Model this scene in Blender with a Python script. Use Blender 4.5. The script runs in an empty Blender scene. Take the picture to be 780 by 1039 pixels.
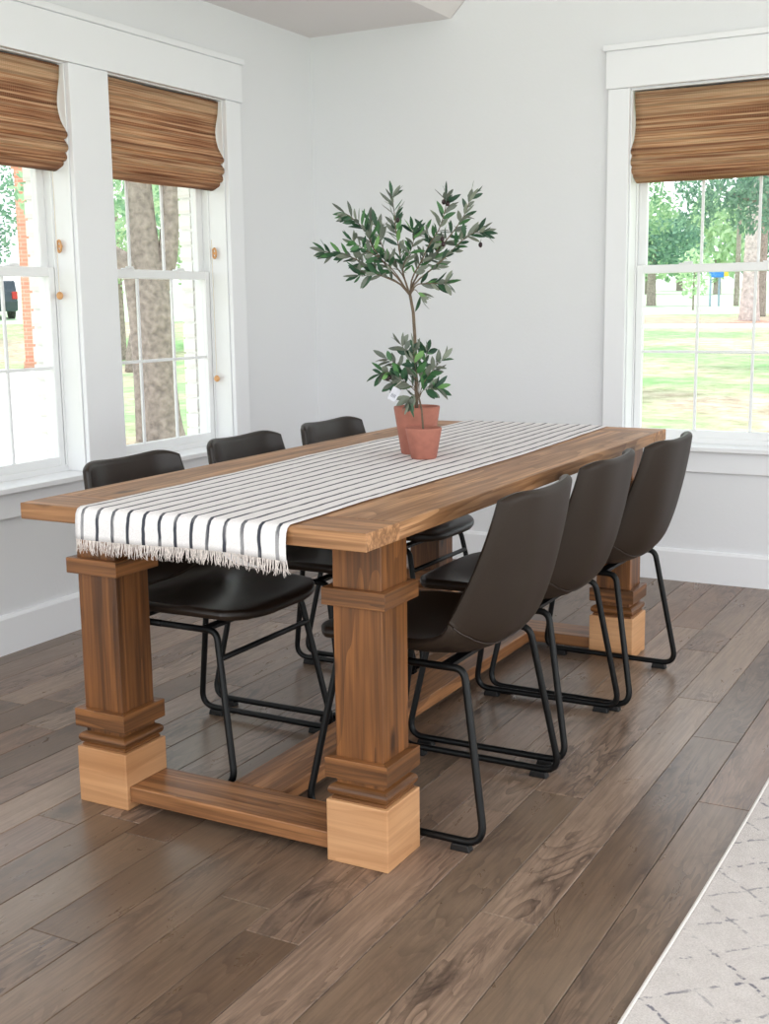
import bpy, math, random
from mathutils import Vector, Matrix, noise
R = random.Random(7)
PI = math.pi
scene = bpy.context.scene
col = scene.collection

# ---------------------------------------------------------------- helpers
class MB:
    """collects geometry for ONE mesh object"""
    def __init__(s): s.v=[]; s.f=[]; s.r=[]; s.m=[]; s.cur=0.5; s.mi=0
    def face(s, idx): s.f.append(idx); s.r.append(s.cur); s.m.append(s.mi)
    def box(s, x0,x1,y0,y1,z0,z1):
        b=len(s.v)
        s.v += [(x,y,z) for z in (z0,z1) for x,y in ((x0,y0),(x1,y0),(x1,y1),(x0,y1))]
        for q in ((3,2,1,0),(4,5,6,7),(0,1,5,4),(1,2,6,5),(2,3,7,6),(3,0,4,7)): s.face([b+i for i in q])
        return s
    def prism(s, pts, axis, a0, a1):
        """closed 2D outline extruded along axis ('x' -> pts are (y,z); 'y' -> (x,z); 'z' -> (x,y))"""
        b=len(s.v); n=len(pts)
        for a in (a0,a1):
            for p,q in pts:
                s.v.append({'x':(a,p,q),'y':(p,a,q),'z':(p,q,a)}[axis])
        s.face(list(range(b,b+n))[::-1]); s.face(list(range(b+n,b+2*n)))
        for i in range(n):
            j=(i+1)%n; s.face([b+i,b+j,b+n+j,b+n+i])
        return s
    def tube(s, path, rad, n=8, cap=True):
        path=[Vector(p) for p in path]
        b=len(s.v); up=None; m=len(path)
        for i,p in enumerate(path):
            t=(path[min(i+1,m-1)]-path[max(i-1,0)]).normalized()
            if up is None:
                up=Vector((0,0,1)) if abs(t.z)<.9 else Vector((1,0,0))
            a=(up-t*up.dot(t)).normalized(); up=a; c=t.cross(a)
            r=rad[i] if isinstance(rad,(list,tuple)) else rad
            for k in range(n):
                an=2*PI*k/n; s.v.append(tuple(p+a*math.cos(an)*r+c*math.sin(an)*r))
        for i in range(m-1):
            for k in range(n):
                k2=(k+1)%n; s.face([b+i*n+k,b+i*n+k2,b+(i+1)*n+k2,b+(i+1)*n+k])
        if cap:
            s.face([b+k for k in range(n)][::-1]); s.face([b+(m-1)*n+k for k in range(n)])
        return s
    def lathe(s, prof, n=40, c=(0,0,0)):
        b=len(s.v); m=len(prof)
        for r,z in prof:
            for k in range(n):
                a=2*PI*k/n; s.v.append((c[0]+r*math.cos(a),c[1]+r*math.sin(a),c[2]+z))
        for i in range(m-1):
            for k in range(n):
                k2=(k+1)%n; s.face([b+i*n+k,b+i*n+k2,b+(i+1)*n+k2,b+(i+1)*n+k])
        return s
    def ball(s, c, r, n=10, sc=(1,1,1)):
        b=len(s.v); m=n//2+1
        for i in range(m):
            th=PI*i/(m-1)
            for k in range(n):
                a=2*PI*k/n
                s.v.append((c[0]+r*sc[0]*math.sin(th)*math.cos(a),c[1]+r*sc[1]*math.sin(th)*math.sin(a),c[2]+r*sc[2]*math.cos(th)))
        for i in range(m-1):
            for k in range(n):
                k2=(k+1)%n; s.face([b+i*n+k,b+(i+1)*n+k,b+(i+1)*n+k2,b+i*n+k2])
        return s
    def build(s, name, mat, parent=None, smooth=False, bevel=0, seg=2, loc=(0,0,0), kind=None, label=None):
        me=bpy.data.meshes.new(name); me.from_pydata(s.v,[],s.f); me.update()
        at=me.attributes.new('rnd','FLOAT','FACE'); at.data.foreach_set('value',s.r)
        mats = mat if isinstance(mat,(list,tuple)) else [mat]
        for m in mats: me.materials.append(m)
        me.polygons.foreach_set('material_index', s.m)
        if smooth: me.polygons.foreach_set('use_smooth',[True]*len(me.polygons))
        o=bpy.data.objects.new(name,me); col.objects.link(o); o.location=loc
        if parent: o.parent=parent
        if bevel:
            md=o.modifiers.new('bevel','BEVEL'); md.width=bevel; md.segments=seg; md.limit_method='ANGLE'; md.angle_limit=.6
        if kind: o['kind']=kind
        if label: o['label']=label
        return o

def empty(name, loc=(0,0,0), rz=0, label=None, cat=None, group=None, kind=None, parent=None):
    o=bpy.data.objects.new(name,None); col.objects.link(o); o.location=loc; o.rotation_euler=(0,0,rz)
    o.empty_display_size=.1
    if label: o['label']=label
    if cat: o['category']=cat
    if group: o['group']=group
    if kind: o['kind']=kind
    if parent: o.parent=parent
    return o
def tag(o,label,cat,group=None,kind=None):
    o['label']=label; o['category']=cat
    if group: o['group']=group
    if kind: o['kind']=kind
    return o
def copy_tree(o,parent=None):
    c=o.copy(); col.objects.link(c); c.parent=parent
    for ch in list(o.children): copy_tree(ch,c)
    return c
def fillet(pts, rad, n=6):
    pts=[Vector(p) for p in pts]; out=[pts[0]]
    for i in range(1,len(pts)-1):
        a,b,c=pts[i-1],pts[i],pts[i+1]
        r=rad[i] if isinstance(rad,(list,tuple)) else rad
        d1=(a-b).normalized(); d2=(c-b).normalized(); an=d1.angle(d2)
        d=min(r/math.tan(an/2),(a-b).length*.48,(c-b).length*.48)
        p0=b+d1*d; p1=b+d2*d
        for k in range(n+1):
            t=k/n; out.append(p0*(1-t)**2+b*2*t*(1-t)+p1*t*t)
    out.append(pts[-1]); return out
def catmull(pts, n):
    """n+1 samples, evenly in parameter, of a Catmull-Rom through tuples"""
    m=len(pts); out=[]
    for i in range(n+1):
        u=i/n*(m-1); k=min(int(u),m-2); t=u-k
        p0=pts[max(k-1,0)];p1=pts[k];p2=pts[k+1];p3=pts[min(k+2,m-1)]
        out.append(tuple(.5*(2*b+(c-a)*t+(2*a-5*b+4*c-d)*t*t+(3*b-a-3*c+d)*t**3) for a,b,c,d in zip(p0,p1,p2,p3)))
    return out

# ---------------------------------------------------------------- materials
def lin(h):
    h=h.lstrip('#'); c=[int(h[i:i+2],16)/255 for i in (0,2,4)]
    return tuple((x/12.92 if x<=.04045 else ((x+.055)/1.055)**2.4) for x in c)+(1,)
class NT:
    def __init__(s,name):
        s.mat=bpy.data.materials.new(name); s.mat.use_nodes=True; s.t=s.mat.node_tree; s.t.nodes.clear()
        s.out=s.n('ShaderNodeOutputMaterial')
    def n(s,t,**k):
        o=s.t.nodes.new(t)
        for a,b in k.items(): setattr(o,a,b)
        return o
    def l(s,a,b): s.t.links.new(a,b)
    def coord(s,scale=(1,1,1),rnd=0):
        tc=s.n('ShaderNodeTexCoord'); mp=s.n('ShaderNodeMapping'); mp.inputs['Scale'].default_value=scale
        if rnd:
            at=s.n('ShaderNodeAttribute'); at.attribute_name='rnd'
            cm=s.n('ShaderNodeVectorMath',operation='SCALE'); cm.inputs[0].default_value=(rnd,rnd*.7,rnd*1.3); s.l(at.outputs['Fac'],cm.inputs['Scale'])
            ad=s.n('ShaderNodeVectorMath',operation='ADD'); s.l(tc.outputs['Object'],ad.inputs[0]); s.l(cm.outputs[0],ad.inputs[1]); s.l(ad.outputs[0],mp.inputs[0])
        else: s.l(tc.outputs['Object'],mp.inputs[0])
        return mp.outputs[0]
    def noise(s,vec,scale,detail=3,rough=.5,dist=0):
        o=s.n('ShaderNodeTexNoise'); o.inputs['Scale'].default_value=scale; o.inputs['Detail'].default_value=detail
        o.inputs['Roughness'].default_value=rough; o.inputs['Distortion'].default_value=dist; s.l(vec,o.inputs['Vector']); return o.outputs['Fac']
    def ramp(s,fac,stops):
        o=s.n('ShaderNodeValToRGB'); e=o.color_ramp.elements
        while len(e)<len(stops): e.new(.5)
        for i,(p,c) in enumerate(stops):
            e[i].position=p; e[i].color=c if isinstance(c,tuple) else (c,c,c,1)
        s.l(fac,o.inputs[0]); return o.outputs['Color']
    def math(s,op,a,b=None,c=None):
        o=s.n('ShaderNodeMath',operation=op)
        for i,x in enumerate((a,b,c)):
            if x is None: continue
            if isinstance(x,(int,float)): o.inputs[i].default_value=x
            else: s.l(x,o.inputs[i])
        return o.outputs[0]
    def mix(s,fac,a,b,mode='MIX'):
        o=s.n('ShaderNodeMix',data_type='RGBA',blend_type=mode)
        for k,x in ((0,fac),(6,a),(7,b)):
            if isinstance(x,(int,float,tuple)): o.inputs[k].default_value=x
            else: s.l(x,o.inputs[k])
        return o.outputs[2]
    def bump(s,h,strength=.3,dist=.002):
        o=s.n('ShaderNodeBump'); o.inputs['Strength'].default_value=strength; o.inputs['Distance'].default_value=dist
        s.l(h,o.inputs['Height']); return o.outputs[0]
    def bsdf(s,color,rough=.5,bump=None,**k):
        o=s.n('ShaderNodeBsdfPrincipled')
        for key,x in (('Base Color',color),('Roughness',rough))+tuple(k.items()):
            if isinstance(x,(int,float,tuple)): o.inputs[key].default_value=x
            else: s.l(x,o.inputs[key])
        if bump is not None: s.l(bump,o.inputs['Normal'])
        s.l(o.outputs[0],s.out.inputs[0]); return o
def simple(name,c,rough=.5,nscale=60,var=.08,bumps=.1,dist=.001,**k):
    t=NT(name); v=t.coord(); f=t.noise(v,nscale,4)
    c=lin(c); d=tuple(x*(1-var) for x in c[:3])+(1,); e=tuple(min(1,x*(1+var)) for x in c[:3])+(1,)
    t.bsdf(t.ramp(f,[(.3,d),(.7,e)]),rough,t.bump(f,bumps,dist),**k); return t.mat

def wood(name, dark, mid, light, axis='x', rough=.45, ring=14, rnd=5, knots=True, contrast=1.0):
    t=NT(name)
    st={'x':(1.1,11,11),'y':(11,1.1,11),'z':(11,11,1.1),'h':(1.1,1.1,13)}[axis]
    v=t.coord(st,rnd)
    n1=t.noise(v,.75,2,.5,.35)                       # slow field: contour lines of it are the grain
    rg=t.math('FRACT',t.math('MULTIPLY',n1,ring))
    rg=t.math('POWER',rg,1.8)
    fine=t.noise(t.coord({'x':(3,110,110),'y':(110,3,110),'z':(110,110,3),'h':(3,3,110)}[axis],rnd),1,4,.6)
    blot=t.noise(t.coord({'x':(1,3,3),'y':(3,1,3),'z':(3,3,1),'h':(1,1,3)}[axis],rnd),2.2,3)
    c=t.ramp(blot,[(.3,lin(mid)),(.7,lin(light))])
    c=t.mix(t.math('MULTIPLY',rg,.62*contrast),c,lin(dark))
    c=t.mix(t.ramp(fine,[(.38,.6*contrast),(.58,0.0)]),c,lin(dark))
    stk=t.noise(t.coord({'x':(1.2,42,42),'y':(42,1.2,42),'z':(42,42,1.2),'h':(1.2,1.2,42)}[axis],rnd),1,3,.6,.3)
    c=t.mix(t.ramp(stk,[(.53,0.0),(.66,.55*min(1,contrast))]),c,tuple(min(1,x*1.45) for x in lin(light)[:3])+(1,))
    c=t.mix(t.ramp(stk,[(.34,.5*min(1,contrast)),(.45,0.0)]),c,lin(dark))
    if knots:
        vo=t.n('ShaderNodeTexVoronoi'); vo.inputs['Scale'].default_value=1
        t.l(t.coord({'x':(3.2,8,8),'y':(8,3.2,8),'z':(8,8,3.2),'h':(5,5,8)}[axis],rnd),vo.inputs['Vector'])
        vv=t.noise(t.coord((1,1,1),rnd),30,2)
        d=t.math('ADD',vo.outputs['Distance'],t.math('MULTIPLY',vv,.06))
        c=t.mix(t.ramp(d,[(.09,.85),(.17,0.0)]),c,tuple(x*.35 for x in lin(dark)[:3])+(1,))
    at=t.n('ShaderNodeAttribute'); at.attribute_name='rnd'
    hs=t.n('ShaderNodeHueSaturation'); t.l(c,hs.inputs['Color'])
    t.l(t.math('MULTIPLY_ADD',at.outputs['Fac'],.36,.82),hs.inputs['Value'])
    t.bsdf(hs.outputs[0],rough,t.bump(t.math('ADD',fine,t.math('MULTIPLY',rg,.5)),.25,.0012)); return t.mat

def paint(name,c,rough=.6,bumps=.25,sc=90):
    t=NT(name); v=t.coord(); f=t.noise(v,sc,3,.5); g=t.noise(v,1.5,2)
    cc=lin(c); t.bsdf(t.ramp(g,[(.3,tuple(x*.985 for x in cc[:3])+(1,)),(.7,cc)]),rough,t.bump(f,bumps,.0015)); return t.mat

M={}
M['wall']=paint('wall_paint','#e6e7ea',.7,.35,70)
M['ceil']=paint('ceiling_paint','#e8e3e2',.8,.3,60)
M['trim']=paint('trim_paint','#f0f1f4',.35,.04,30)
M['vinyl']=paint('window_vinyl','#f2f3f4',.3,.02,30)
M['top']=wood('tabletop_wood','#7a5232','#a87a52','#bd9068','y',.48,11,6,True,1.3)
M['topend']=wood('tabletop_end_wood','#7a5232','#a6764c','#ba8a60','x',.48,10,6,True,1.3)
M['post']=wood('post_wood','#361d0c','#66401f','#8a572d','z',.42,7,4,True,.8)
M['capx']=wood('cap_wood_x','#432812','#704624','#8c5c34','h',.45,8,4,False)
M['base']=wood('base_block_wood','#93623c','#bf8a5c','#d2a276','h',.5,5,4,True,.32)
M['beamx']=wood('stretcher_wood_x','#5e3b22','#8f5f3a','#a9764c','x',.42,8,4)
M['beamy']=wood('stretcher_wood_y','#5e3b22','#8f5f3a','#a9764c','y',.42,8,4)
M['leather']=simple('brown_leather','#201711',.36,260,.12,.25,.0006,**{'Specular IOR Level':.4})
M['leather_back']=simple('brown_leather_outer','#2b211a',.5,260,.1,.25,.0006,**{'Specular IOR Level':.25})
M['seam']=simple('leather_seam','#2a1d15',.5,200)
M['metal']=simple('black_powder_coated_steel','#060708',.45,200,.1,.1,.0003,**{'Specular IOR Level':.3})
M['rubber']=simple('black_plastic','#0c0c0d',.5)
M['clay']=simple('terracotta','#a76a5a',.75,45,.1,.25,.001)
M['soil']=simple('soil','#3a2a1e',.95,120,.4,1,.004)
M['bark_thin']=simple('olive_bark','#6a5a4a',.8,90,.2,.5,.001)
M['olive']=simple('dark_olive_fruit','#2a1418',.3,60)
M['knob']=simple('light_wood_knob','#d9a26c',.4,60,.12)
M['cord']=simple('pale_cord','#e8dfd2',.8,300)
M['tagm']=simple('white_paper','#c9c9d2',.6)
M['ink']=simple('grey_print','#55586a',.6)
M['fringe']=simple('fringe_cotton','#d9cfca',.9,200,.15)
M['headrail']=simple('dark_bracket','#3c3430',.5)

# leaf: dark green face, grey green underside
t=NT('olive_leaf'); at=t.n('ShaderNodeAttribute'); at.attribute_name='rnd'
top=t.ramp(at.outputs['Fac'],[(0,lin('#20402f')),(.45,lin('#2f5738')),(.8,lin('#4d7f46')),(1,lin('#7ba765'))])
geo=t.n('ShaderNodeNewGeometry')
und=t.ramp(at.outputs['Fac'],[(0,lin('#5f675d')),(1,lin('#8d9483'))])
c=t.mix(geo.outputs['Backfacing'],top,und)
p=t.bsdf(c,.5); M['leaf']=t.mat

# woven reed shade
t=NT('woven_reed'); 
band=t.noise(t.coord((.6,.6,46)),1,4,.7); band2=t.noise(t.coord((1.5,1.5,260)),1,2,.6)
c=t.ramp(band,[(.33,lin('#75503c')),(.42,lin('#b07c5a')),(.48,lin('#dbb08a')),(.54,lin('#ecd0ae')),(.60,lin('#c08c67')),(.68,lin('#865a42'))])
c=t.mix(t.ramp(band2,[(.40,.25),(.5,0.0)]),c,lin('#553424'))
tc=t.n('ShaderNodeTexCoord'); sp=t.n('ShaderNodeSeparateXYZ'); t.l(tc.outputs['Object'],sp.inputs[0])
th=t.math('FRACT',t.math('MULTIPLY',sp.outputs[0],105))
c=t.mix(t.ramp(th,[(.12,.5),(.3,0.0)]),c,lin('#d0aa84'))
bw=t.math('SINE',t.math('MULTIPLY_ADD',sp.outputs[2],175,t.math('MULTIPLY',band,9)))
c=t.mix(t.ramp(bw,[(.3,0.0),(.9,.3)]),c,lin('#5f3c29'))
bs=t.bsdf(c,.75,t.bump(t.math('ADD',band2,t.math('MULTIPLY',th,.3)),.6,.003))
tr=t.n('ShaderNodeBsdfTranslucent'); t.l(c,tr.inputs[0]); mx=t.n('ShaderNodeMixShader'); mx.inputs[0].default_value=.5
t.l(bs.outputs[0],mx.inputs[1]); t.l(tr.outputs[0],mx.inputs[2]); t.l(mx.outputs[0],t.out.inputs[0]); M['reed']=t.mat

# pane glass
t=NT('window_glass'); a=t.n('ShaderNodeBsdfTransparent'); a.inputs[0].default_value=(.97,.98,.98,1)
g=t.n('ShaderNodeBsdfGlossy'); g.inputs['Roughness'].default_value=.02; lw=t.n('ShaderNodeFresnel'); lw.inputs[0].default_value=1.3; ge=t.n('ShaderNodeNewGeometry')
mx=t.n('ShaderNodeMixShader'); t.l(t.math('MULTIPLY',lw.outputs[0],t.math('SUBTRACT',1,ge.outputs['Backfacing'])),mx.inputs[0]); t.l(a.outputs[0],mx.inputs[1]); t.l(g.outputs[0],mx.inputs[2]); t.l(mx.outputs[0],t.out.inputs[0]); M['glass']=t.mat

# floor planks, run along y
t=NT('hickory_planks')
at=t.n('ShaderNodeAttribute'); at.attribute_name='rnd'
base=t.ramp(at.outputs['Fac'],[(0,lin('#67503f')),(.3,lin('#7c6654')),(.55,lin('#8f7564')),(.85,lin('#a48b78')),(1,lin('#835f48'))])
n1=t.noise(t.coord((9,1.3,1),37),1,3,.55,.9)
rg=t.math('POWER',t.math('FRACT',t.math('MULTIPLY',n1,11)),2)
fine=t.noise(t.coord((150,5,1),37),1,4,.6)
mot=t.noise(t.coord((16,5,1),37),1,6,.72,.8)
amt=t.ramp(t.noise(t.coord((5,1.4,1),37),1,2),[(.42,0.0),(.62,1.0)])
c=t.mix(t.math('MULTIPLY',rg,t.math('MULTIPLY_ADD',amt,.6,.2)),base,lin('#43332b'))
c=t.mix(t.math('MULTIPLY',t.ramp(mot,[(.50,0.0),(.66,1.0)]),t.math('MULTIPLY_ADD',amt,.7,.2)),c,lin('#3a2e2a'))
c=t.mix(t.ramp(fine,[(.38,.4),(.6,0.0)]),c,lin('#4a3a30'))
big=t.noise(t.coord((3,1.2,1),37),1,3); c=t.mix(t.ramp(big,[(.4,.0),(.75,.35)]),c,lin('#a08c78'))
t.bsdf(c,t.math('MULTIPLY_ADD',mot,.2,.2),t.bump(t.math('ADD',t.math('MULTIPLY',fine,.5),mot),.3,.0012)); M['floor']=t.mat
M['gap']=simple('floor_gap','#2a211c',.8)

# runner
t=NT('striped_cotton'); tc=t.n('ShaderNodeTexCoord'); sp=t.n('ShaderNodeSeparateXYZ'); t.l(tc.outputs['UV'],sp.inputs[0])
w=t.noise(t.coord((4,3,6)),3,2)
u=t.math('ADD',t.math('MULTIPLY',sp.outputs[0],13),t.math('MULTIPLY_ADD',w,.22,-.11))
f=t.math('ABSOLUTE',t.math('SUBTRACT',t.math('FRACT',u),.5))
core=t.ramp(f,[(.085,1.0),(.12,0.0)])
brk=t.ramp(t.noise(t.coord((60,11,11)),1,3,.6),[(.36,.62),(.5,1.0)])
weave=t.noise(t.coord((500,500,500)),1,2)
c=t.mix(t.math('MULTIPLY',core,brk),t.ramp(weave,[(.3,lin('#dfdadb')),(.7,lin('#f2efef'))]),lin('#3b3d47'))
t.bsdf(c,.9,t.bump(weave,.4,.001)); M['runner']=t.mat

# rug: off white pile with sparse grey diamond lines
t=NT('diamond_rug'); tc=t.n('ShaderNodeTexCoord'); sp=t.n('ShaderNodeSeparateXYZ'); t.l(tc.outputs['Object'],sp.inputs[0])
wob=t.noise(t.coord(),40,3); 
X=t.math('DIVIDE',t.math('ADD',sp.outputs[0],-2.608),.15); Y=t.math('DIVIDE',t.math('ADD',sp.outputs[1],2.924),.135)
def line(val):
    a=t.math('ADD',val,t.math('MULTIPLY_ADD',wob,.16,-.08))
    return t.ramp(t.math('ABSOLUTE',t.math('SUBTRACT',t.math('FRACT',t.math('ADD',a,.5)),.5)),[(.018,1.0),(.045,0.0)])
ln=t.math('MAXIMUM',line(t.math('ADD',X,Y)),line(t.math('SUBTRACT',X,Y)))
gap=t.ramp(t.noise(t.coord(),55,3,.6),[(.47,0.0),(.56,1.0)]); fade=t.ramp(t.noise(t.coord(),6,2),[(.4,.25),(.6,1.0)])
pile=t.noise(t.coord(),300,3,.6); cl=t.noise(t.coord(),25,4)
c=t.mix(.35,t.ramp(pile,[(.3,lin('#bdb5b1')),(.7,lin('#e0d9d5'))]),t.ramp(cl,[(.35,lin('#c8c0bc')),(.65,lin('#ded7d3'))]))
c=t.mix(t.math('MULTIPLY',ln,t.math('MULTIPLY',gap,fade)),c,lin('#7a7880'))
t.bsdf(c,.95,t.bump(pile,.6,.004)); M['rug']=t.mat; M['rugedge']=simple('rug_binding','#e6e1dc',.9,300,.06)

# outdoors
t=NT('lawn'); v=t.coord((1,1,1)); a=t.noise(v,.16,4,.6); b=t.noise(v,3,5,.7); d=t.noise(v,.05,2)
c=t.mix(t.ramp(a,[(.4,0.0),(.56,1.0)]),t.ramp(b,[(.35,lin('#6c9a58')),(.65,lin('#9cc484'))]),t.ramp(b,[(.35,lin('#9c8a72')),(.62,lin('#cbbda4'))]))
t.bsdf(c,.9,t.bump(b,.6,.05)); M['lawn']=t.mat
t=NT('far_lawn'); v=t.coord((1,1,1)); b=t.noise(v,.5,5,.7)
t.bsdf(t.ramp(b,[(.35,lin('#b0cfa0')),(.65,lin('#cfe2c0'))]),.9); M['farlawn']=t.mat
M['dirt']=simple('pink_dirt','#c99a84',.9,3,.2)
M['concrete']=simple('pale_concrete','#e6e2dc',.8,8,.05)
M['bark']=simple('tree_bark','#9a8d84',.9,14,.35,1,.03)
M['bark_pale']=simple('pale_pine_bark','#c9beb9',.9,9,.3,1,.04)
def foliage(name,a,b):
    t=NT(name); at=t.n('ShaderNodeAttribute'); at.attribute_name='rnd'
    c=t.ramp(at.outputs['Fac'],[(0,lin(a)),(1,lin(b))])
    d=t.n('ShaderNodeBsdfDiffuse'); t.l(c,d.inputs[0]); e=t.n('ShaderNodeBsdfTranslucent'); t.l(c,e.inputs[0])
    m=t.n('ShaderNodeMixShader'); m.inputs[0].default_value=.45; t.l(d.outputs[0],m.inputs[1]); t.l(e.outputs[0],m.inputs[2]); t.l(m.outputs[0],t.out.inputs[0]); return t.mat
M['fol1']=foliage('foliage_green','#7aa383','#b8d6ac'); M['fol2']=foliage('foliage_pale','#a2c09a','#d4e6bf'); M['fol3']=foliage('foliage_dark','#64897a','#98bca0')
t=NT('brick_veneer'); br=t.n('ShaderNodeTexBrick'); br.inputs['Scale'].default_value=1; br.inputs['Brick Width'].default_value=.2; br.inputs['Row Height'].default_value=.067; br.inputs['Mortar Size'].default_value=.006
br.inputs['Color1'].default_value=lin('#faf7f4'); br.inputs['Color2'].default_value=lin('#fbfaf8'); br.inputs['Mortar'].default_value=lin('#f2eeea')  # pinkish brick coloured near white so the reveals look sunlit and overexposed
tc=t.n('ShaderNodeTexCoord'); sp=t.n('ShaderNodeSeparateXYZ'); t.l(tc.outputs['Object'],sp.inputs[0]); cb=t.n('ShaderNodeCombineXYZ'); t.l(t.math('ADD',sp.outputs[0],sp.outputs[1]),cb.inputs[0]); t.l(sp.outputs[2],cb.inputs[1]); t.l(cb.outputs[0],br.inputs['Vector'])
t.bsdf(br.outputs['Color'],.85,t.bump(br.outputs['Fac'],-.5,.01)); M['brick']=t.mat
t=NT('pink_brick'); br2=t.n('ShaderNodeTexBrick'); br2.inputs['Scale'].default_value=1; br2.inputs['Brick Width'].default_value=.3; br2.inputs['Row Height'].default_value=.1; br2.inputs['Mortar Size'].default_value=.01
br2.inputs['Color1'].default_value=lin('#d98f78'); br2.inputs['Color2'].default_value=lin('#e0a088'); br2.inputs['Mortar'].default_value=lin('#e8bca8')
tc=t.n('ShaderNodeTexCoord'); sp=t.n('ShaderNodeSeparateXYZ'); t.l(tc.outputs['Object'],sp.inputs[0]); cb=t.n('ShaderNodeCombineXYZ'); t.l(t.math('ADD',sp.outputs[0],sp.outputs[1]),cb.inputs[0]); t.l(sp.outputs[2],cb.inputs[1]); t.l(cb.outputs[0],br2.inputs['Vector'])
t.bsdf(br2.outputs['Color'],.85); M['pinkbrick']=t.mat
M['carpaint']=simple('dark_car_paint','#2e3c48',.25,5,.05,0); M['carglass']=simple('car_glass','#1b2228',.1,5,.05,0); M['tyre']=simple('tyre','#161616',.8); M['taillight']=simple('red_lens','#c02a2a',.2,5,.05,0)
M['blue']=simple('blue_panel','#3f86d8',.5,5,.05); M['yellow']=simple('yellow_panel','#e8c34a',.5,5,.05); M['post_grey']=simple('grey_blue_post','#8fa0b4',.6,5,.05)

# ---------------------------------------------------------------- room shell
CE=2.437
# floor: boards along y, 125.7 mm wide, joints where the photo shows them
PW=.1257; X0=1.097
joints={1:[-3.088,-1.35,-4.6],0:[-2.58,-.9,-4.3],4:[-3.49,-1.7,-5.2],5:[-2.1,-.6,-4.5],7:[-3.302,-1.2,-5.0],8:[-2.574,-.75,-4.2],9:[-2.411,-1.03,-3.9],10:[-3.027,-1.55,-4.6],11:[-1.865,-.5,-3.6],12:[-2.3,-1.1,-4.4]}
fixed={1:.55,0:.62,4:.8}
mb=MB(); k0=-9; 
for k in range(k0,36):
    xa=X0+PW*(k-1); xb=xa+PW
    if xb<-.0: continue
    xa=max(xa,-.0)
    js=joints.get(k)
    if js is None:
        js=[]; y=-R.uniform(.3,1.5)
        while y>-7: js.append(y); y-=R.uniform(1.0,1.9)
    ys=[0.0]+sorted([j for j in js],reverse=True)
    while ys[-1]-1.5>-7: ys.append(ys[-1]-R.uniform(1.1,1.8))
    ys.append(-7.0)
    for a,b in zip(ys,ys[1:]):
        mb.cur=R.random()
        if abs(b+7)<1e-6 and a<-6.9: continue
        g=.0007
        if k==9 and a<-2.9 and b<-3.5: mb.cur=.2
        mb.box(xa+g,xb-g,b+g,a-g,-.02,0)
fl=mb.build('floor',M['floor'],bevel=.0012,seg=1,kind='structure')
MB().box(-.0,5.62,-7,0,-.06,-.0195).build('subfloor',M['gap'],fl)

# windows: openings
W1=(-2.404,-1.665); W2=(-1.457,-.718); WR=(1.56,2.35); ZB,ZT=.590,2.062
def wall_boxes(mb, axis, a0, a1, zt, ops, d0, d1):
    """wall along axis from a0 to a1 with openings; d0..d1 thickness coords"""
    xs=[a0]; 
    def bx(p,q,z0,z1):
        if axis=='y': mb.box(d0,d1,p,q,z0,z1)
        else: mb.box(p,q,d0,d1,z0,z1)
    cur=a0
    for o0,o1 in ops:
        bx(cur,o0,-.4,zt); bx(o0,o1,-.4,ZB-.02); bx(o0,o1,ZT,zt); cur=o1
    bx(cur,a1,-.4,zt)
mb=MB(); wall_boxes(mb,'y',-7,0,CE,[W1,W2],-.14,0); wl=mb.build('wall_left',M['wall'],kind='structure')
mb=MB(); wall_boxes(mb,'y',-7,.24,CE,[(W1[0]-.0,W1[1]+.03),(W2[0],W2[1]+.005)],-.25,-.14001)
# toothed brick courses at the reveal
for o in ((W1[0],W1[1]+.025),W2):
    z=ZB
    while z<ZT-.067:
        mb.box(-.252,-.19,o[1]-.006,o[1]+.01,z+.005,z+.062); mb.box(-.252,-.19,o[0]-.01,o[0]+.006,z+.005,z+.062); z+=.067
mb.build('brick_veneer',M['brick'],wl)
mb=MB(); wall_boxes(mb,'x',-.14,5.62,CE,[WR],0,.14)
mb.prism([(.735,CE),(5.60,CE),(2.9,4.60)],'y',0,.14)
wb=mb.build('wall_back',M['wall'],kind='structure')
mb=MB(); wall_boxes(mb,'x',-.25,5.62,CE,[WR],.14001,.25); mb.build('brick_veneer',M['brick'],wb)
# ceiling: flat part then a slope rising to the right
mb=MB()
mb.box(-.9,.732,-7,0,CE,CE+.12)  # outer overhang is an unseen eave, added to block direct sun
mb.prism([(.732,CE),(2.9,4.62),(2.9,4.74),(.732,CE+.12)],'y',-7,.25)
mb.prism([(2.9,4.62),(5.62,2.45),(5.62,2.57),(2.9,4.74)],'y',-7,.25)
mb.box(-.9,6.2,.26,.9,CE+.0,CE+.12); mb.box(-.9,.732,.0,.26,CE,CE+.12)  # unseen back eave, added to keep direct sun out of the window
mb.build('ceiling',M['ceil'],kind='structure')
# right wall with unseen wide openings added to let light in, post and lintels
mb=MB(); mb.box(5.5,5.62,-7,-6.3,0,2.45); mb.box(5.5,5.62,-6.3,-.5,2.25,2.45); mb.box(5.5,5.62,-.5,0,0,2.45); mb.box(5.5,5.62,-6.3,-.5,0,.12)
mb.build('wall_right',M['wall'],kind='structure')

# baseboards
def prof_base(): return [(0,0),(.016,0),(.016,.126),(.010,.138),(0,.1395)]
MB().prism([(x,z) for x,z in prof_base()],'y',-7,0).build('baseboard_left',M['trim'],kind='structure')
MB().prism([(-y,z) for y,z in prof_base()],'x',0.016,5.5).build('baseboard_back',M['trim'],kind='structure')

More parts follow.
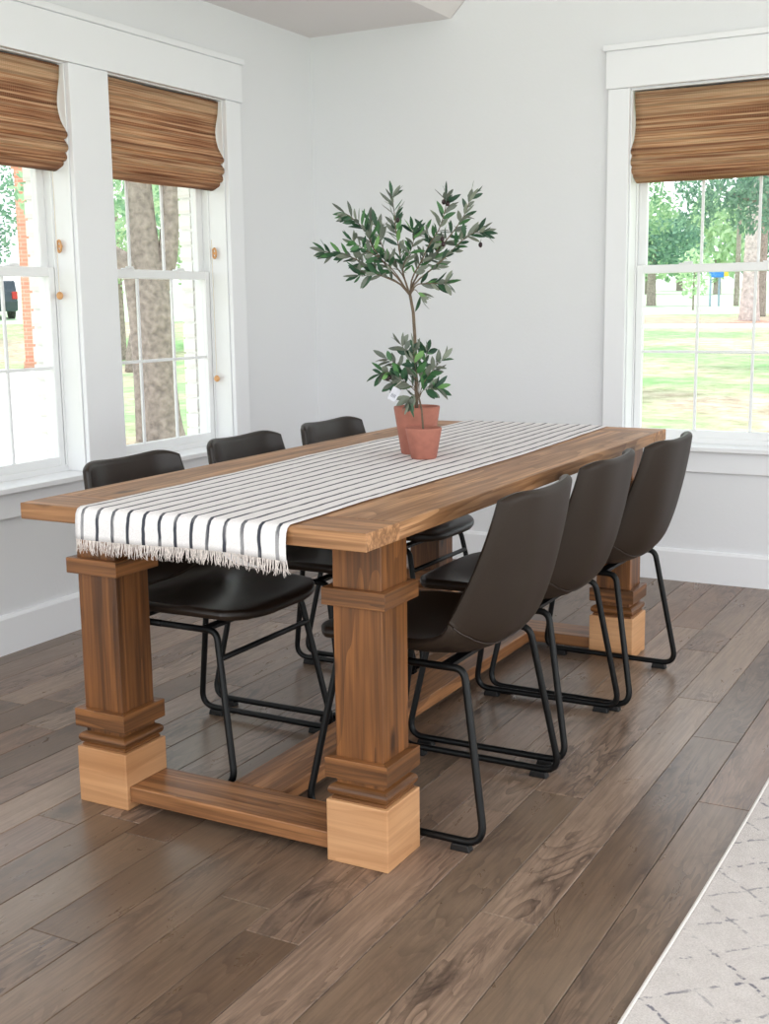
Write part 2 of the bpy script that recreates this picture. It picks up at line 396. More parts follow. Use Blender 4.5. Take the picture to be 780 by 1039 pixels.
# trim, left wall (protrudes +x) -------------------------------------------------
tn=[0]
def trim(mb,bevel=.003):
    tn[0]+=1; return mb.build('trim_%d'%tn[0],M['trim'],bevel=bevel,kind='structure')
T=.02
mb=MB(); mb.box(0,T+.006,-2.52,-.603,2.060,2.216); mb.box(0,T+.016,-2.53,-.593,2.216,2.240); trim(mb)
mb=MB(); mb.box(0,T,-1.665,-1.457,.590,2.0595); trim(mb)
mb=MB(); mb.box(0,T,-.718,-.613,.590,2.0595); trim(mb)
mb=MB(); mb.box(0,T,-2.51,-2.404,.590,2.0595); trim(mb)
mb=MB(); mb.box(-.13,0,W1[0],W1[1],.570,.590); mb.box(-.13,0,W2[0],W2[1],.570,.590); mb.box(0,.055,-2.54,-.585,.570,.590); trim(mb)
mb=MB(); mb.box(0,T,-2.51,-.613,.478,.5695); trim(mb)
# right window trim (back wall, protrudes -y)
mb=MB(); mb.box(1.4575,2.4525,-T-.006,0,2.066,2.216); mb.box(1.447,2.463,-T-.016,0,2.216,2.240); trim(mb)
mb=MB(); mb.box(1.4675,1.56,-T,0,.590,2.0655); trim(mb)
mb=MB(); mb.box(2.35,2.4425,-T,0,.590,2.0655); trim(mb)
mb=MB(); mb.box(WR[0],WR[1],0,.13,.570,.590); mb.box(1.44,2.47,-.055,0,.570,.590); trim(mb)
mb=MB(); mb.box(1.4675,2.4425,-T,0,.478,.5695); trim(mb)

# windows: double hung, local x along the wall, local y outward ----------------------
def window(n, loc, rz, wd):
    w=empty('window_%d'%n,loc,rz,kind='structure')
    zb,zt=ZB,ZT
    # jamb liner + outer frame
    mb=MB(); j=.006
    mb.box(0,j,0,.14,zb,zt); mb.box(wd-j,wd,0,.14,zb,zt); mb.box(0,wd,0,.14,zt-j,zt)
    mb.box(j,.016,.125,.17,zb,zt); mb.box(wd-.016,wd-j,.125,.17,zb,zt); mb.box(0,wd,.125,.17,zt-.03,zt)
    mb.box(0,wd,.085,.17,zb-.004,zb+.022)
    mb.box(j,.012,.085,.093,zb,zt); mb.box(wd-.012,wd-j,.085,.093,zb,zt)
    mb.build('window_frame',M['vinyl'],w,bevel=.002)
    def sash(name,y0,y1,z0,z1,st,rb,rt):
        s=MB(); x0,x1=.012,wd-.012
        s.box(x0,x0+st,y0,y1,z0,z1); s.box(x1-st,x1,y0,y1,z0,z1)
        s.box(x0+st,x1-st,y0,y1,z0,z0+rb); s.box(x0+st,x1-st,y0,y1,z1-rt,z1)
        so=s.build(name,M['vinyl'],w,bevel=.003)
        gx0,gx1,gz0,gz1=x0+st,x1-st,z0+rb,z1-rt; ym=(y0+y1)/2
        m=MB(); a=.006
        for k in (1,2):
            xx=gx0+(gx1-gx0)*k/3; m.box(xx-a,xx+a,ym-.005,ym+.005,gz0,gz1)
        zz=(gz0+gz1)/2+(.05 if z0>1 else 0); m.box(gx0,gx1,ym-.006,ym+.006,zz-a,zz+a)
        m.build('muntin_grid',M['vinyl'],so,bevel=.002)
        MB().box(gx0-.004,gx1+.004,ym-.0015,ym+.0015,gz0-.004,gz1+.004).build('pane',M['glass'],so)
        return so,(gx0,gx1,gz0,gz1)
    st=.030
    lo,_=sash('lower_sash',.092,.122,zb+.008,1.347,st,.046,.035)
    up,_=sash('upper_sash',.126,.156,1.312,zt-.03,st,.035,.04)
    for fx in (.28,.72):
        l=MB(); l.box(wd*fx-.028,wd*fx+.028,.095,.119,1.347,1.353); l.box(wd*fx-.008,wd*fx+.03,.1,.113,1.353,1.359); l.build('sash_lock',M['vinyl'],lo,bevel=.002)
    return w
window(1,(0,W1[0],0),PI/2,W1[1]-W1[0])
window(2,(0,W2[0],0),PI/2,W2[1]-W2[0])
window(3,(WR[0],0,0),0,WR[1]-WR[0])

# roman shades ------------------------------------------------------------------
def shade(name, loc, rz, wd, label, dy=0):
    """local x along the wall, y outward, hanging inside the reveal"""
    r=empty(name,loc,rz,label,'roman shade')
    g=.012
    pth=[(.016,2.050),(.022,2.0),(.033,1.95),(.034,1.91),(.022,1.865),(.004,1.828),(-.003,1.812),(.004,1.800),(.016,1.797),(.010,1.789),(.000,1.775),(-.001,1.762),(.006,1.753),(.014,1.752),(.010,1.744),(.007,1.732),(.014,1.722),(.024,1.720),(.022,1.712),(.026,1.704),(.040,1.697),(.055,1.690),(.068,1.688)]
    pc=catmull([(y+dy,z) for y,z in pth],70)
    mb=MB(); nx=24; b=0
    for i,(y,z) in enumerate(pc):
        # fabric swells outward sideways at the folds
        e=0.007*max(0,min(1,(1.86-z)/.05))*max(0,min(1,(z-1.70)/.03))
        for k in range(nx+1):
            u=k/nx; x=g+.0-e+(wd-2*g+2*e)*u
            wv=.0016*math.sin(u*9+z*20)+.001*math.sin(u*23)
            mb.v.append((x,y+wv,z+.0018*math.sin(u*7+2)))
    for i in range(len(pc)-1):
        for k in range(nx):
            a=i*(nx+1)+k; mb.face([a,a+nx+1,a+nx+2,a+1])
    o=mb.build('woven_fabric',M['reed'],r,smooth=True)
    sd=o.modifiers.new('thick','SOLIDIFY'); sd.thickness=.003; sd.offset=0
    MB().box(g+.002,wd-g-.002,.018+dy,.050+dy,2.040,2.0535).build('headrail',M['headrail'],r,bevel=.002)
    return r
SH1=shade('roman_shade',(0,W1[0],0),PI/2,W1[1]-W1[0],'woven brown roman shade cut off by the left edge of the photo')
SH2=shade('roman_shade',(0,W2[0],0),PI/2,W2[1]-W2[0],'woven brown roman shade in the left wall window nearest the room corner')
shade('roman_shade',(WR[0],0,0),0,WR[1]-WR[0],'woven brown roman shade over the window in the back wall at right')

# pull cords with wooden ends, hanging beside the jamb (parts of the shade)
def knob(kind, sh, W, loc):
    lx,ly,z=loc[1]-W,-loc[0],loc[2]
    if kind=='knob':
        m=MB(); n=20
        m.tube([(0,0,.012),(0,.001,.16),(0,.002,.60)],.0016,6); cd=m.build('pull_cord',M['cord'],sh,loc=(lx,ly,z))
        m=MB(); m.ball((0,0,0),.014,14,(.75,1,1.05)); m.build('wooden_ball',M['knob'],cd,smooth=True)
    else:
        m=MB(); m.tube([(.018,0,0),(-.002,0,0)],.006,10); ck=m.build('cord_cleat',M['knob'],sh,loc=(lx,ly,z))
        m=MB(); n=20; pts=[(0,.009*math.cos(2*PI*k/n),.021*math.sin(2*PI*k/n)) for k in range(n+1)]
        m.tube(pts,.0042,8,False); m.build('wooden_ring',M['knob'],ck,smooth=True)
knob('ring',SH1,W1[0],(-.056,-1.683,1.421)); knob('knob',SH1,W1[0],(-.060,-1.690,1.243))
knob('ring',SH2,W2[0],(-.056,-.736,1.424)); knob('knob',SH2,W2[0],(-.062,-.743,.882))

# ---------------------------------------------------------------- dining table
tab=empty('dining_table',(1.56,-2.035,0),0,'long rustic wooden trestle dining table on square block legs','table')
def tl(o): o.location=(-1.56,2.035,0); return o
TX0,TX1,TY0,TY1,TZ,TT=1.105,2.0144,-3.086,-.9803,.760,.0375
mb=MB(); bw=(TX1-TX0)/5
for k in range(5):
    mb.cur=(.35,.7,.45,.6,.5)[k]; mb.box(TX0+bw*k+.0004,TX0+bw*(k+1)-.0004,TY0+.141,TY1-.141,TZ-TT,TZ)
tl(mb.build('tabletop',M['top'],tab,bevel=.0015))
for a,b,r_ in ((TY0,TY0+.1405,.4),(TY1-.1405,TY1,.6)):
    mb=MB(); mb.cur=r_; mb.box(TX0,TX1,a,b,TZ-TT,TZ); tl(mb.build('breadboard_end',M['topend'],tab,bevel=.002))
B=.1513
for i,(lx,ly) in enumerate(((1.279,-2.9725),(1.991,-2.9725),(1.279,-1.2454),(1.991,-1.2454))):
    x1,x0=lx,lx-B; y0,y1=ly,ly+B; c=(x0+x1)/2; d=(y0+y1)/2
    def sq(h): return c-h,c+h,d-h,d+h
    mb=MB(); mb.cur=(.35,.75,.4,.6)[i]; mb.box(*sq(.0582),.145,TZ-TT-.0002); leg=tl(mb.build('leg',M['post'],tab,bevel=.002))
    mb=MB(); mb.cur=.3+.15*i; mb.box(*sq(B/2),0,.1415); mb.build('base_block',M['base'],leg,bevel=.0025,label='pale wood block at the foot of the leg')
    for z0,z1 in ((.193,.238),(.575,.6125)):
        mb=MB(); mb.cur=R.random()
        h=B/2+.001
        # mitred four piece collar
        s=.0583
        for q in range(4):
            mb.cur=.3+.4*R.random()
            pts=[[(c-h,d-h),(c+h,d-h),(c+s,d-s),(c-s,d-s)],[(c+h,d-h),(c+h,d+h),(c+s,d+s),(c+s,d-s)],[(c+h,d+h),(c-h,d+h),(c-s,d+s),(c+s,d+s)],[(c-h,d+h),(c-h,d-h),(c-s,d-s),(c-s,d+s)]][q]
            mb.prism(pts,'z',z0,z1)
        mb.build('collar',M['capx'],leg,bevel=.0015)
    mb=MB(); h=B/2-.0035
    prof=[(h-.006,.1415),(h-.006,.1475),(h-.010,.150),(h-.003,.153),(h,.158),(h+.001,.164),(h-.001,.170),(h-.006,.1745),(.0583,.178)]
    b=0; mb.cur=.55
    for (p,z) in prof:
        for sx,sy in ((-1,-1),(1,-1),(1,1),(-1,1)): mb.v.append((c+sx*p,d+sy*p,z))
    for k in range(len(prof)-1):
        for q in range(4):
            q2=(q+1)%4; mb.face([k*4+q,k*4+q2,k*4+4+q2,k*4+4+q])
    mb.build('bead_moulding',M['capx'],leg,bevel=0)
for a,z in ((-2.9625,0),(-1.2354,0)):
    mb=MB(); mb.cur=.55; mb.box(1.2795,1.991-B-.0005,a,a+.138,.0205,.0595); tl(mb.build('end_stretcher',M['beamx'],tab,bevel=.003))
mb=MB(); mb.cur=.55; mb.box(1.483,1.621,-2.8235,-1.2365,.0195,.0585); tl(mb.build('center_stretcher',M['beamy'],tab,bevel=.003))

# ---------------------------------------------------------------- table runner
rn=empty('table_runner',(1.55,-2.035,.7602),0,'white table runner with thin dark stripes and fringed ends on the table','table runner')
path=[]  # (y, z) centreline over the table, both ends hang
zt=TZ+.0022
path += [(-3.0985,.7035),(-3.0990,.715),(-3.0985,.735),(-3.096,.750),(-3.0905,.7585),(-3.081,zt+.0005)]
n=60
for k in range(1,n): path.append((-3.081+(3.081-.985)*k/n, zt))
path += [(-.985,zt+.0005),(-.9755,.7585),(-.970,.750),(-.968,.735),(-.9675,.70)]
nx=52; mb=MB(); uv=[]
def edge(y):
    l=1.285+ (y+3.09)*(-.012); r=1.842+(y+3.09)*(-.012)
    l+= .008*math.sin(y*4.1); r+=.010*math.sin(y*3.3+1.2)
    return l,r
for i,(y,z) in enumerate(path):
    l,r=edge(max(-3.09,min(-.985,y)))
    top=zt-.0001<=z
    for k in range(nx+1):
        u=k/nx; x=l+(r-l)*u
        q_=min(1,max(0,(math.hypot(x-1.58,y+2.0)-.15)/.1)); w=noise.noise(Vector((x*9,y*5,1)))*.0018*q_+noise.noise(Vector((x*30,y*14,4)))*.0008
        if top: yy,zz=y,z+max(0,.0004+w)
        else:
            dz=max(0,(.755-z)/.05)
            s_=1 if y<-2 else -1
            yy=y-s_*(.0012+ .0025*dz*(.5+.5*math.sin(u*22+.6*math.sin(u*9)))); zz=z-.006*dz-(.004*math.sin(u*5.5+1)+.004*u)*dz
            if s_>0: x-= .002*dz*math.sin(u*12)
        mb.v.append((x-1.55,yy+2.035,zz-.7602)); uv.append((u,i/(len(path)-1)))
for i in range(len(path)-1):
    for k in range(nx):
        a=i*(nx+1)+k; mb.face([a,a+1,a+nx+2,a+nx+1])
cl=mb.build('cloth',M['runner'],rn,smooth=True)
ul=cl.data.uv_layers.new(name='uv')
for lp in cl.data.loops: ul.data[lp.index].uv=uv[lp.vertex_index]
sd=cl.modifiers.new('thick','SOLIDIFY'); sd.thickness=.0014; sd.offset=1
for row,s_ in ((0,1),(len(path)-1,-1)):
    mb=MB()
    for k in range(330):
        u=k/329*nx; a=int(min(u,nx-1)); f=u-a
        v0=Vector(cl.data.vertices[row*(nx+1)+a].co); v1=Vector(cl.data.vertices[row*(nx+1)+a+1].co); p=v0.lerp(v1,f)
        L=.027+R.uniform(-.006,.007); dx=R.gauss(0,.006)+.004*math.sin(k*.31); dy=-s_*R.uniform(-.001,.006)
        pts=[p+Vector((0,0,.003)),p+Vector((dx*.35,dy*.5,-L*.4)),p+Vector((dx*.6+R.gauss(0,.0012),dy,-L*.75)),p+Vector((dx,dy*.8+R.gauss(0,.001),-L))]
        mb.tube(pts,[.0009,.0009,.0008,.0004],4)
    mb.build('fringe',M['fringe'],rn,kind='stuff')

# ---------------------------------------------------------------- chairs
PR=[(.232,.428,.195,-.006),(.205,.444,.207,.0),(.10,.440,.222,.012),(.0,.428,.230,.028),(-.09,.420,.233,.043),(-.160,.430,.232,.062),(-.212,.468,.228,.078),(-.244,.54,.221,.074),(-.267,.63,.211,.060),(-.284,.72,.200,.048),(-.296,.806,.188,.040)]
NS=96
SC=catmull(PR,NS)
arc=[0]
for a,b in zip(SC,SC[1:]): arc.append(arc[-1]+math.hypot(b[0]-a[0],b[1]-a[1]))
LT=arc[-1]
def at_arc(s):
    s=max(0,min(LT,s))
    for i in range(NS):
        if arc[i+1]>=s:
            f=(s-arc[i])/max(1e-9,arc[i+1]-arc[i]); a,b=SC[i],SC[i+1]
            p=tuple(x+(y-x)*f for x,y in zip(a,b)); dx,dz=b[0]-a[0],b[1]-a[1]; l=math.hypot(dx,dz)
            return p,(dz/l*1.0,-dx/l)      # normal (x,z): seat -> up, back -> forward
def shell_pt(s01,t,side,off=0):
    """s01 in 0..1 front lip to back top, t in -1..1 across; side +1 inner, -1 outer"""
    e=abs(t)
    cf=.060*e**5; cb=.013*(1-e*e)+.030*e**7                              # rounded corners
    s=cf+(LT-cf-cb)*s01
    (x,z,hw,wr),(nx_,nz)=at_arc(s)
    th=.0135
    d=min((1-e)*hw, s01*LT, (1-s01)*LT)
    q=1-min(1,d/th); h=th*math.sqrt(max(0,1-q*q))+off
    o=wr*e**(2.3+1.2*s01)+side*h
    return (x+nx_*o, t*hw, z+nz*o)
# normal must point up on the seat: along path front->rear dx<0, so (dz,-dx) = (0,+) : up; on the back dz>0 -> +x forward
def tees():
    e=[0,.008,.022,.04,.062]
    a=[-1+x for x in e]+[-.9+1.8*k/22 for k in range(23)]+[1-x for x in e[::-1]]
    return a
SEAM=.54
def esses():
    e=[0,.003,.008,.014,.022]
    return e+[.03+.94*k/56 for k in range(57)]+[1-x for x in e[::-1]]
def shell(name,s0,s1,parent):
    ss=sorted(set([s0,s1]+[s for s in esses() if s0<s<s1])); ts=tees(); mb=MB(); n=len(ts)
    for side in (1,-1):
        mb.mi=0 if side>0 else 1
        b=len(mb.v)
        for s in ss:
            for t_ in ts: mb.v.append(shell_pt(s,t_,side))
        for i in range(len(ss)-1):
            for k in range(n-1):
                a=b+i*n+k; q=[a,a+1,a+n+1,a+n]; mb.face(q[::-1] if side>0 else q)
    mb.mi=0
    N=len(ss)*n
    # close the cut at the seam
    for row,fl_ in ((0,s0>0),(len(ss)-1,s1<1)):
        if fl_:
            for k in range(n-1):
                a=row*n+k; mb.face([a,a+1,N+a+1,N+a])
    o=mb.build(name,[M['leather'],M['leather_back']],parent,smooth=True)
    return o
def make_chair(label):
    r=empty('dining_chair',(0,0,0),0,label,'chair','leather bucket dining chairs around the table')
    seat=shell('seat',0,SEAM,r); back=shell('backrest',SEAM,1,r)
    ts=[-1+2*k/40 for k in range(41)]
    mb=MB(); mb.tube([shell_pt(SEAM,t_*.985,1,.0002) for t_ in ts],.0022,6); mb.tube([shell_pt(SEAM,t_*.985,-1,.0002) for t_ in ts],.0022,6)
    mb.build('seam',M['seam'],back,smooth=True)
    for s in (-1,1):
        yt,yb=s*.193,s*.235; z=.0215; zt_=.403
        P=[(-.02,yt,zt_),(.150,yt,zt_),(.222,yb,z),(-.236,yb,z),(-.168,yt,zt_),(-.02,yt,zt_)]
        pts=fillet(P,[0,.030,.042,.042,.030,0],8)
        mb=MB(); mb.tube(pts,.0088,10); lg=mb.build('side_leg',M['metal'],r,smooth=True)
        for xx in (-.180,.168):
            mb=MB(); mb.prism([(xx-.024,0),(xx+.024,0),(xx+.020,.0165),(xx-.020,.0165)],'y',yb-.012,yb+.012); mb.build('foot_glide',M['rubber'],lg,bevel=.002)
    # cross bars: front between the legs, and two flat straps under the seat
    f=(.403-.335)/(.403-.0215); x=.153+f*.066; y=.193+f*.042
    mb=MB(); mb.tube([(x,-y,.335),(x,y,.335)],.0075,10); mb.build('crossbar',M['metal'],r,smooth=True)
    for xx in (-.12,.11):
        mb=MB(); mb.box(xx-.014,xx+.014,-.19,.19,.3985,.4075); mb.build('seat_support',M['metal'],r,bevel=.001)
    return r
ch=make_chair('dark brown leather chair nearest the camera, right side of the table')
spots=[(1.900,-2.560,PI+.0,None),
 (1.886,-2.018,PI+.015,'middle dark brown leather chair on the right side of the table'),
 (1.912,-1.515,PI-.015,'farthest dark brown leather chair on the right side of the table'),
 (1.236,-2.545,.0,'nearest dark brown leather chair on the window side, seat in full view'),
 (1.215,-1.985,.01,'middle dark brown leather chair on the window side of the table'),
 (1.215,-1.460,-.01,'farthest dark brown leather chair on the window side, by the corner')]
for i,(x,y,a,lab) in enumerate(spots):
    o=ch if i==0 else copy_tree(ch)
    o.location=(x,y,0); o.rotation_euler=(0,0,a)
    if lab: o['label']=lab

# ---------------------------------------------------------------- potted olive trees
VR=Vector((.879,.478,0)).normalized(); VF=Vector((-.478,.879,0)).normalized()   # sideways / away
PX=.00285
def leaf(mb, base, d, L, W, up, rnd):
    d=d.normalized(); s=d.cross(up)
    if s.length<.05: s=d.cross(Vector((1,0,0)))
    s.normalize(); nrm=s.cross(d).normalized()
    mb.cur=rnd; b=len(mb.v); prof=((0,.02),(.18,.62),(.42,1),(.68,.88),(.88,.45),(1,.0))
    droop=R.uniform(-.12,.22)
    for f,w in prof:
        c=base+d*(L*f)-nrm*(L*droop*f*f)
        mb.v += [tuple(c-s*(W*.5*w)+nrm*(W*.12*w)),tuple(c),tuple(c+s*(W*.5*w)+nrm*(W*.12*w))]
    for i in range(len(prof)-1):
        a=b+i*3; mb.face([a,a+1,a+4,a+3]); mb.face([a+1,a+2,a+5,a+4])
def olive_plant(name,label,loc,pot,stem,branches,leafL,leafW,fruit,tagat=None,seed=1,SCL=.93,dens=2.3):
    global R; keep=R; R=random.Random(seed)
    r=empty(name,loc,0,label,'potted plant')
    rb,rt,h,wall=pot
    m=MB(); m.lathe([(0,0),(rb-.003,0),(rb,.003),(rb+(rt-rb)*.8,h*.8),(rt-.0006,h-.004),(rt-.0015,h),(rt-wall,h),(rt-wall-.001,h-.004),(rb-wall+(rt-rb)*.75,h*.75),(0,h*.75)],48)
    m.build('pot',M['clay'],r,smooth=True).data.polygons.foreach_set('use_smooth',[True]*(48*9))
    rs=rb-wall+(rt-rb)*.86
    m=MB(); m.lathe([(0,h*.87),(rs*.5,h*.875),(rs,h*.86)],32); m.build('soil',M['soil'],r,smooth=True)
    def P(u,v,d):
        u*=SCL
        if v>120: v=120+(v-120)*(.93)
        return VR*(u*PX)+Vector((0,0,v*PX))+VF*d
    m=MB(); m.tube([P(*p[:3]) for p in stem],[p[3] for p in stem],8)
    lf=MB(); fr=MB()
    for br in branches:
        pts=catmull([(p[0],p[1],p[2]) for p in br['p']],14); pts=[P(*p) for p in pts]
        n=len(pts); r0=br.get('r',.0028); m.tube(pts,[r0*(1-.72*k/(n-1)) for k in range(n)],6)
        cnt=int(br['n']*dens+1); s0=br.get('s',.2)
        for k in range(cnt):
            f=s0+(1-s0)*(k+.5)/cnt; x=f*(n-1); a=min(int(x),n-2); p=pts[a].lerp(pts[a+1],x-a); tg=(pts[a+1]-pts[a]).normalized()
            for sd in (1,-1):
                an=R.uniform(0,2*PI); ax=tg.orthogonal().normalized(); ax=Matrix.Rotation(an if sd>0 else an+PI+R.uniform(-.5,.5),3,tg)@ax
                # keep more of the spread sideways so the crown stays airy
                ax=(ax-VF*(ax.dot(VF))*.35).normalized()
                d=tg*R.uniform(.45,1.0)+ax*R.uniform(.5,.95)
                up=Vector((R.gauss(0,.6),R.gauss(0,.6),R.uniform(-.5,1)))-VF*R.uniform(-.5,.7)
                leaf(lf,p,d,leafL*R.uniform(.7,1.15),leafW*R.uniform(.8,1.15),up,min(1,max(0,R.gauss(.38,.27))))
        leaf(lf,pts[-1],(pts[-1]-pts[-2]),leafL*1.0,leafW*.9,Vector((R.gauss(0,1),R.gauss(0,1),.4)),R.random())
    m.build('trunk',M['bark_thin'],r,smooth=True)
    lf.build('foliage',M['leaf'],r,smooth=True)
    for (u,v,d) in fruit:
        f=MB(); p=P(u,v,d); f.ball((0,0,0),.0062,10,(1,1,1.25)); f.tube([(0,0,.006),(.002,0,.016)],.0007,4)
        o=f.build('olive_fruit',M['olive'],r,smooth=True); o.location=p
    if tagat:
        p=P(*tagat); g=MB()
        Mx=Matrix.Translation(p)@Matrix.Rotation(.35,4,'Y')
        g2=MB(); g2.box(-.012,.012,-.0005,.0005,-.019,.019); g2.v=[tuple(VR*v[0]*1+VF*v[1]+Vector((0,0,v[2]))) for v in [tuple(Matrix.Rotation(.5,3,'Y')@Vector(v)) for v in g2.v]]
        o=g2.build('care_tag',M['tagm'],r,label='small white paper tag'); o.location=p
        g3=MB()
        for k in range(4):
            x=-.006+k*.0035; g3.box(x,x+.0016,-.0009,-.0004,-.010,.0)
        g3.v=[tuple(VR*v[0]+VF*v[1]+Vector((0,0,v[2]))) for v in [tuple(Matrix.Rotation(.5,3,'Y')@Vector(v)) for v in g3.v]]
        g3.build('barcode',M['ink'],o)
        g4=MB(); g4.tube([(p+Vector((0,0,.019)))-p,VR*.02+Vector((0,0,.035))],.0006,4); g4.build('string',M['cord'],o)
    R=keep
    return r
def cr(l,dd=None):
    """crown pixel offsets (crop px /4.105, origin 310,170) -> offsets from pot base (421,461)"""
    out=[]
    for i,(a,b) in enumerate(l):
        u=310+a/4.105-421; v=461-(170+b/4.105); out.append((u,v,0 if dd is None else dd*i/max(1,len(l)-1)))
    return out
F=(430,525)
big=[
 dict(p=cr([F,(380,470),(300,430),(230,385),(160,350),(95,338),(50,325)],.05),n=9,s=.3,r=.0032),
 dict(p=cr([F,(385,460),(330,400),(270,320),(240,250),(190,200),(150,172)],-.06),n=9,s=.25,r=.003),
 dict(p=cr([F,(400,430),(385,330),(370,240),(365,170),(355,95)],.02),n=9,s=.2,r=.003),
 dict(p=cr([F,(440,450),(480,380),(520,300),(560,240),(585,160),(590,110)],-.04),n=9,s=.2,r=.003),
 dict(p=cr([F,(450,460),(520,370),(590,290),(640,230),(685,160),(708,85)],.07),n=9,s=.25,r=.003),
 dict(p=cr([F,(455,470),(530,410),(600,350),(660,290),(710,262),(745,262)],-.07),n=8,s=.3,r=.0028),
 dict(p=cr([F,(460,480),(510,475),(560,475),(590,472)],-.03),n=4,s=.3,r=.0022),
 dict(p=cr([F,(390,480),(330,450),(270,430),(220,440),(200,430)],-.05),n=5,s=.3,r=.0022),
 dict(p=cr([F,(410,470),(400,400),(430,340),(445,290),(440,250)],-.09),n=6,s=.3,r=.002),
 dict(p=cr([F,(400,440),(330,350),(300,280),(290,230),(255,190)],.08),n=7,s=.25,r=.0024),
 dict(p=cr([F,(450,500),(470,520),(476,530)],0),n=1,s=.5,r=.0015),
 dict(p=cr([F,(360,420),(290,360),(220,320),(180,290)],-.08),n=5,s=.3,r=.002),
 dict(p=cr([F,(470,420),(540,360),(560,320),(500,240)],.05),n=6,s=.3,r=.002),
]
bs_,_r=(0,0),0
stem=[(0,22,0,.0062),(-2,60,0,.0052),(-3,100,0,.005),(-5,140,0,.0048),(-5.5,163,0,.0046)]
# the stem leads to the fork; crown fork F in offsets
fu,fv,_z=cr([F])[0]
stem=[(0,30,0,.0060),(-.5,70,0,.0052),(-1,110,0,.0049),(-3,145,0,.0047),(fu,fv,0,.0044)]
BIG=(1.545,-1.948,.7642); SML=(1.616,-2.046,.7642)
olive_plant('potted_olive_tree','tall artificial olive tree in the larger terracotta pot on the table',BIG,(.047,.068,.138,.006),stem,big,.046,.0130,
 [(402-421+0,461-219,-.03),(451-421,461-201,-.03),(455-421,461-203,-.04),(449-421,461-240,-.05),(450-421,461-245,-.05),(490-421,461-246,-.03)],seed=5)
def cs(l,dd=0):
    return [(370+a/7.09-431, 467-(340+b/7.09), dd*i/max(1,len(l)-1)) for i,(a,b) in enumerate(l)]
S=(398,480)
small=[
 dict(p=cs([S,(370,430),(300,370),(230,320),(150,290),(90,300)],-.03),n=5,s=.3,r=.0016),
 dict(p=cs([S,(380,400),(330,260),(290,150),(260,110)],.03),n=4,s=.35,r=.0014),
 dict(p=cs([S,(395,400),(380,300),(360,220),(350,130)],-.02),n=5,s=.3,r=.0016),
 dict(p=cs([S,(420,400),(470,320),(530,260),(580,210)],-.03),n=5,s=.3,r=.0016),
 dict(p=cs([S,(430,420),(490,410),(540,400)],-.03),n=4,s=.3,r=.0014),
 dict(p=cs([S,(360,450),(320,470),(305,500)],-.04),n=3,s=.3,r=.0012),
 dict(p=cs([S,(400,380),(430,280),(460,190),(470,160)],.03),n=4,s=.3,r=.0014),
 dict(p=cs([S,(350,400),(260,380),(200,370)],.02),n=4,s=.3,r=.0014),
 dict(p=cs([S,(350,380),(250,280),(210,240),(140,200)],.02),n=4,s=.35,r=.0014),
]
su,sv,_z=cs([S])[0]
olive_plant('potted_olive_plant','short bushy artificial olive plant in the smaller terracotta pot in front',SML,(.0365,.052,.088,.005),
 [(0,22,0,.0034),(-1,35,0,.003),(-2,48,0,.0028),(su,sv,0,.0028)],small,.046,.0165,[(390-431,467-387,-.02),(392-431,467-386,-.02)],tagat=(397.5-431,467-402,-.035),seed=11,SCL=.86,dens=1.7)

# ---------------------------------------------------------------- rug
rug=empty('area_rug',(3.5,-3.2,0),0,'off-white low pile area rug with faint grey diamond lines, lower right','rug')
mb=MB(); N=24; out=[]
ys=[-5.3+3.7*k/N for k in range(N+1)]
for y in ys:
    xl=2.606+.006*math.sin((y+3)*2.2)-.010*max(0,-(y+2.9))
    out.append((xl,y))
pts=[(4.6,-5.3)]+[(4.6,-1.6)]+out[::-1]
mb.prism([(a,b) for a,b in pts],'z',0.0005,.011)
o=mb.build('pile',M['rug'],rug,bevel=.004,seg=3); o.location=(-3.5,3.2,0)
mb=MB(); mb.tube([(a-.002,b,.0062) for a,b in out],.0055,8); o=mb.build('bound_edge',M['rugedge'],rug,smooth=True); o.location=(-3.5,3.2,0)

# ---------------------------------------------------------------- outdoors
CX,CY=3.137,-5.062
def gz(x,y):
    D=math.hypot(x-CX,y-CY); q=(CX-x)/max(.1,(y-CY))
    t=max(0,min(1,(q-.36)/.12)); t=t*t*(3-2*t)
    g1=.0243*max(0,D-9); g2=.065*max(0,D-35) if D<70 else .065*35+.02*(D-70)
    if y<0: g1=g2=0
    return -.35+g1*(1-t)+g2*t-(0 if y>.3 or x<-.3 else 0)
def at(D,q):   # q = dx per unit length towards the left, from the viewing side of the room
    return CX-q*D, CY+math.sqrt(1-q*q)*D
# lawn as a polar fan of cells
mb=MB(); rings=[4.5,6,8,10,12,14,16,18,20,23,26,30,35,40,45,50,56,64,75,90,120,170]; nA=90
for r_ in rings:
    for k in range(nA):
        a=2*PI*k/nA; x=CX+r_*math.cos(a); y=CY+r_*math.sin(a)
        z=gz(x,y)
        mb.v.append((x,y,z))
for i in range(len(rings)-1):
    for k in range(nA):
        k2=(k+1)%nA; mb.face([i*nA+k,(i+1)*nA+k,(i+1)*nA+k2,i*nA+k2])
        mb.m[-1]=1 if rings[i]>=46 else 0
lawn=mb.build('ground',[M['lawn'],M['farlawn']],smooth=True,kind='structure')
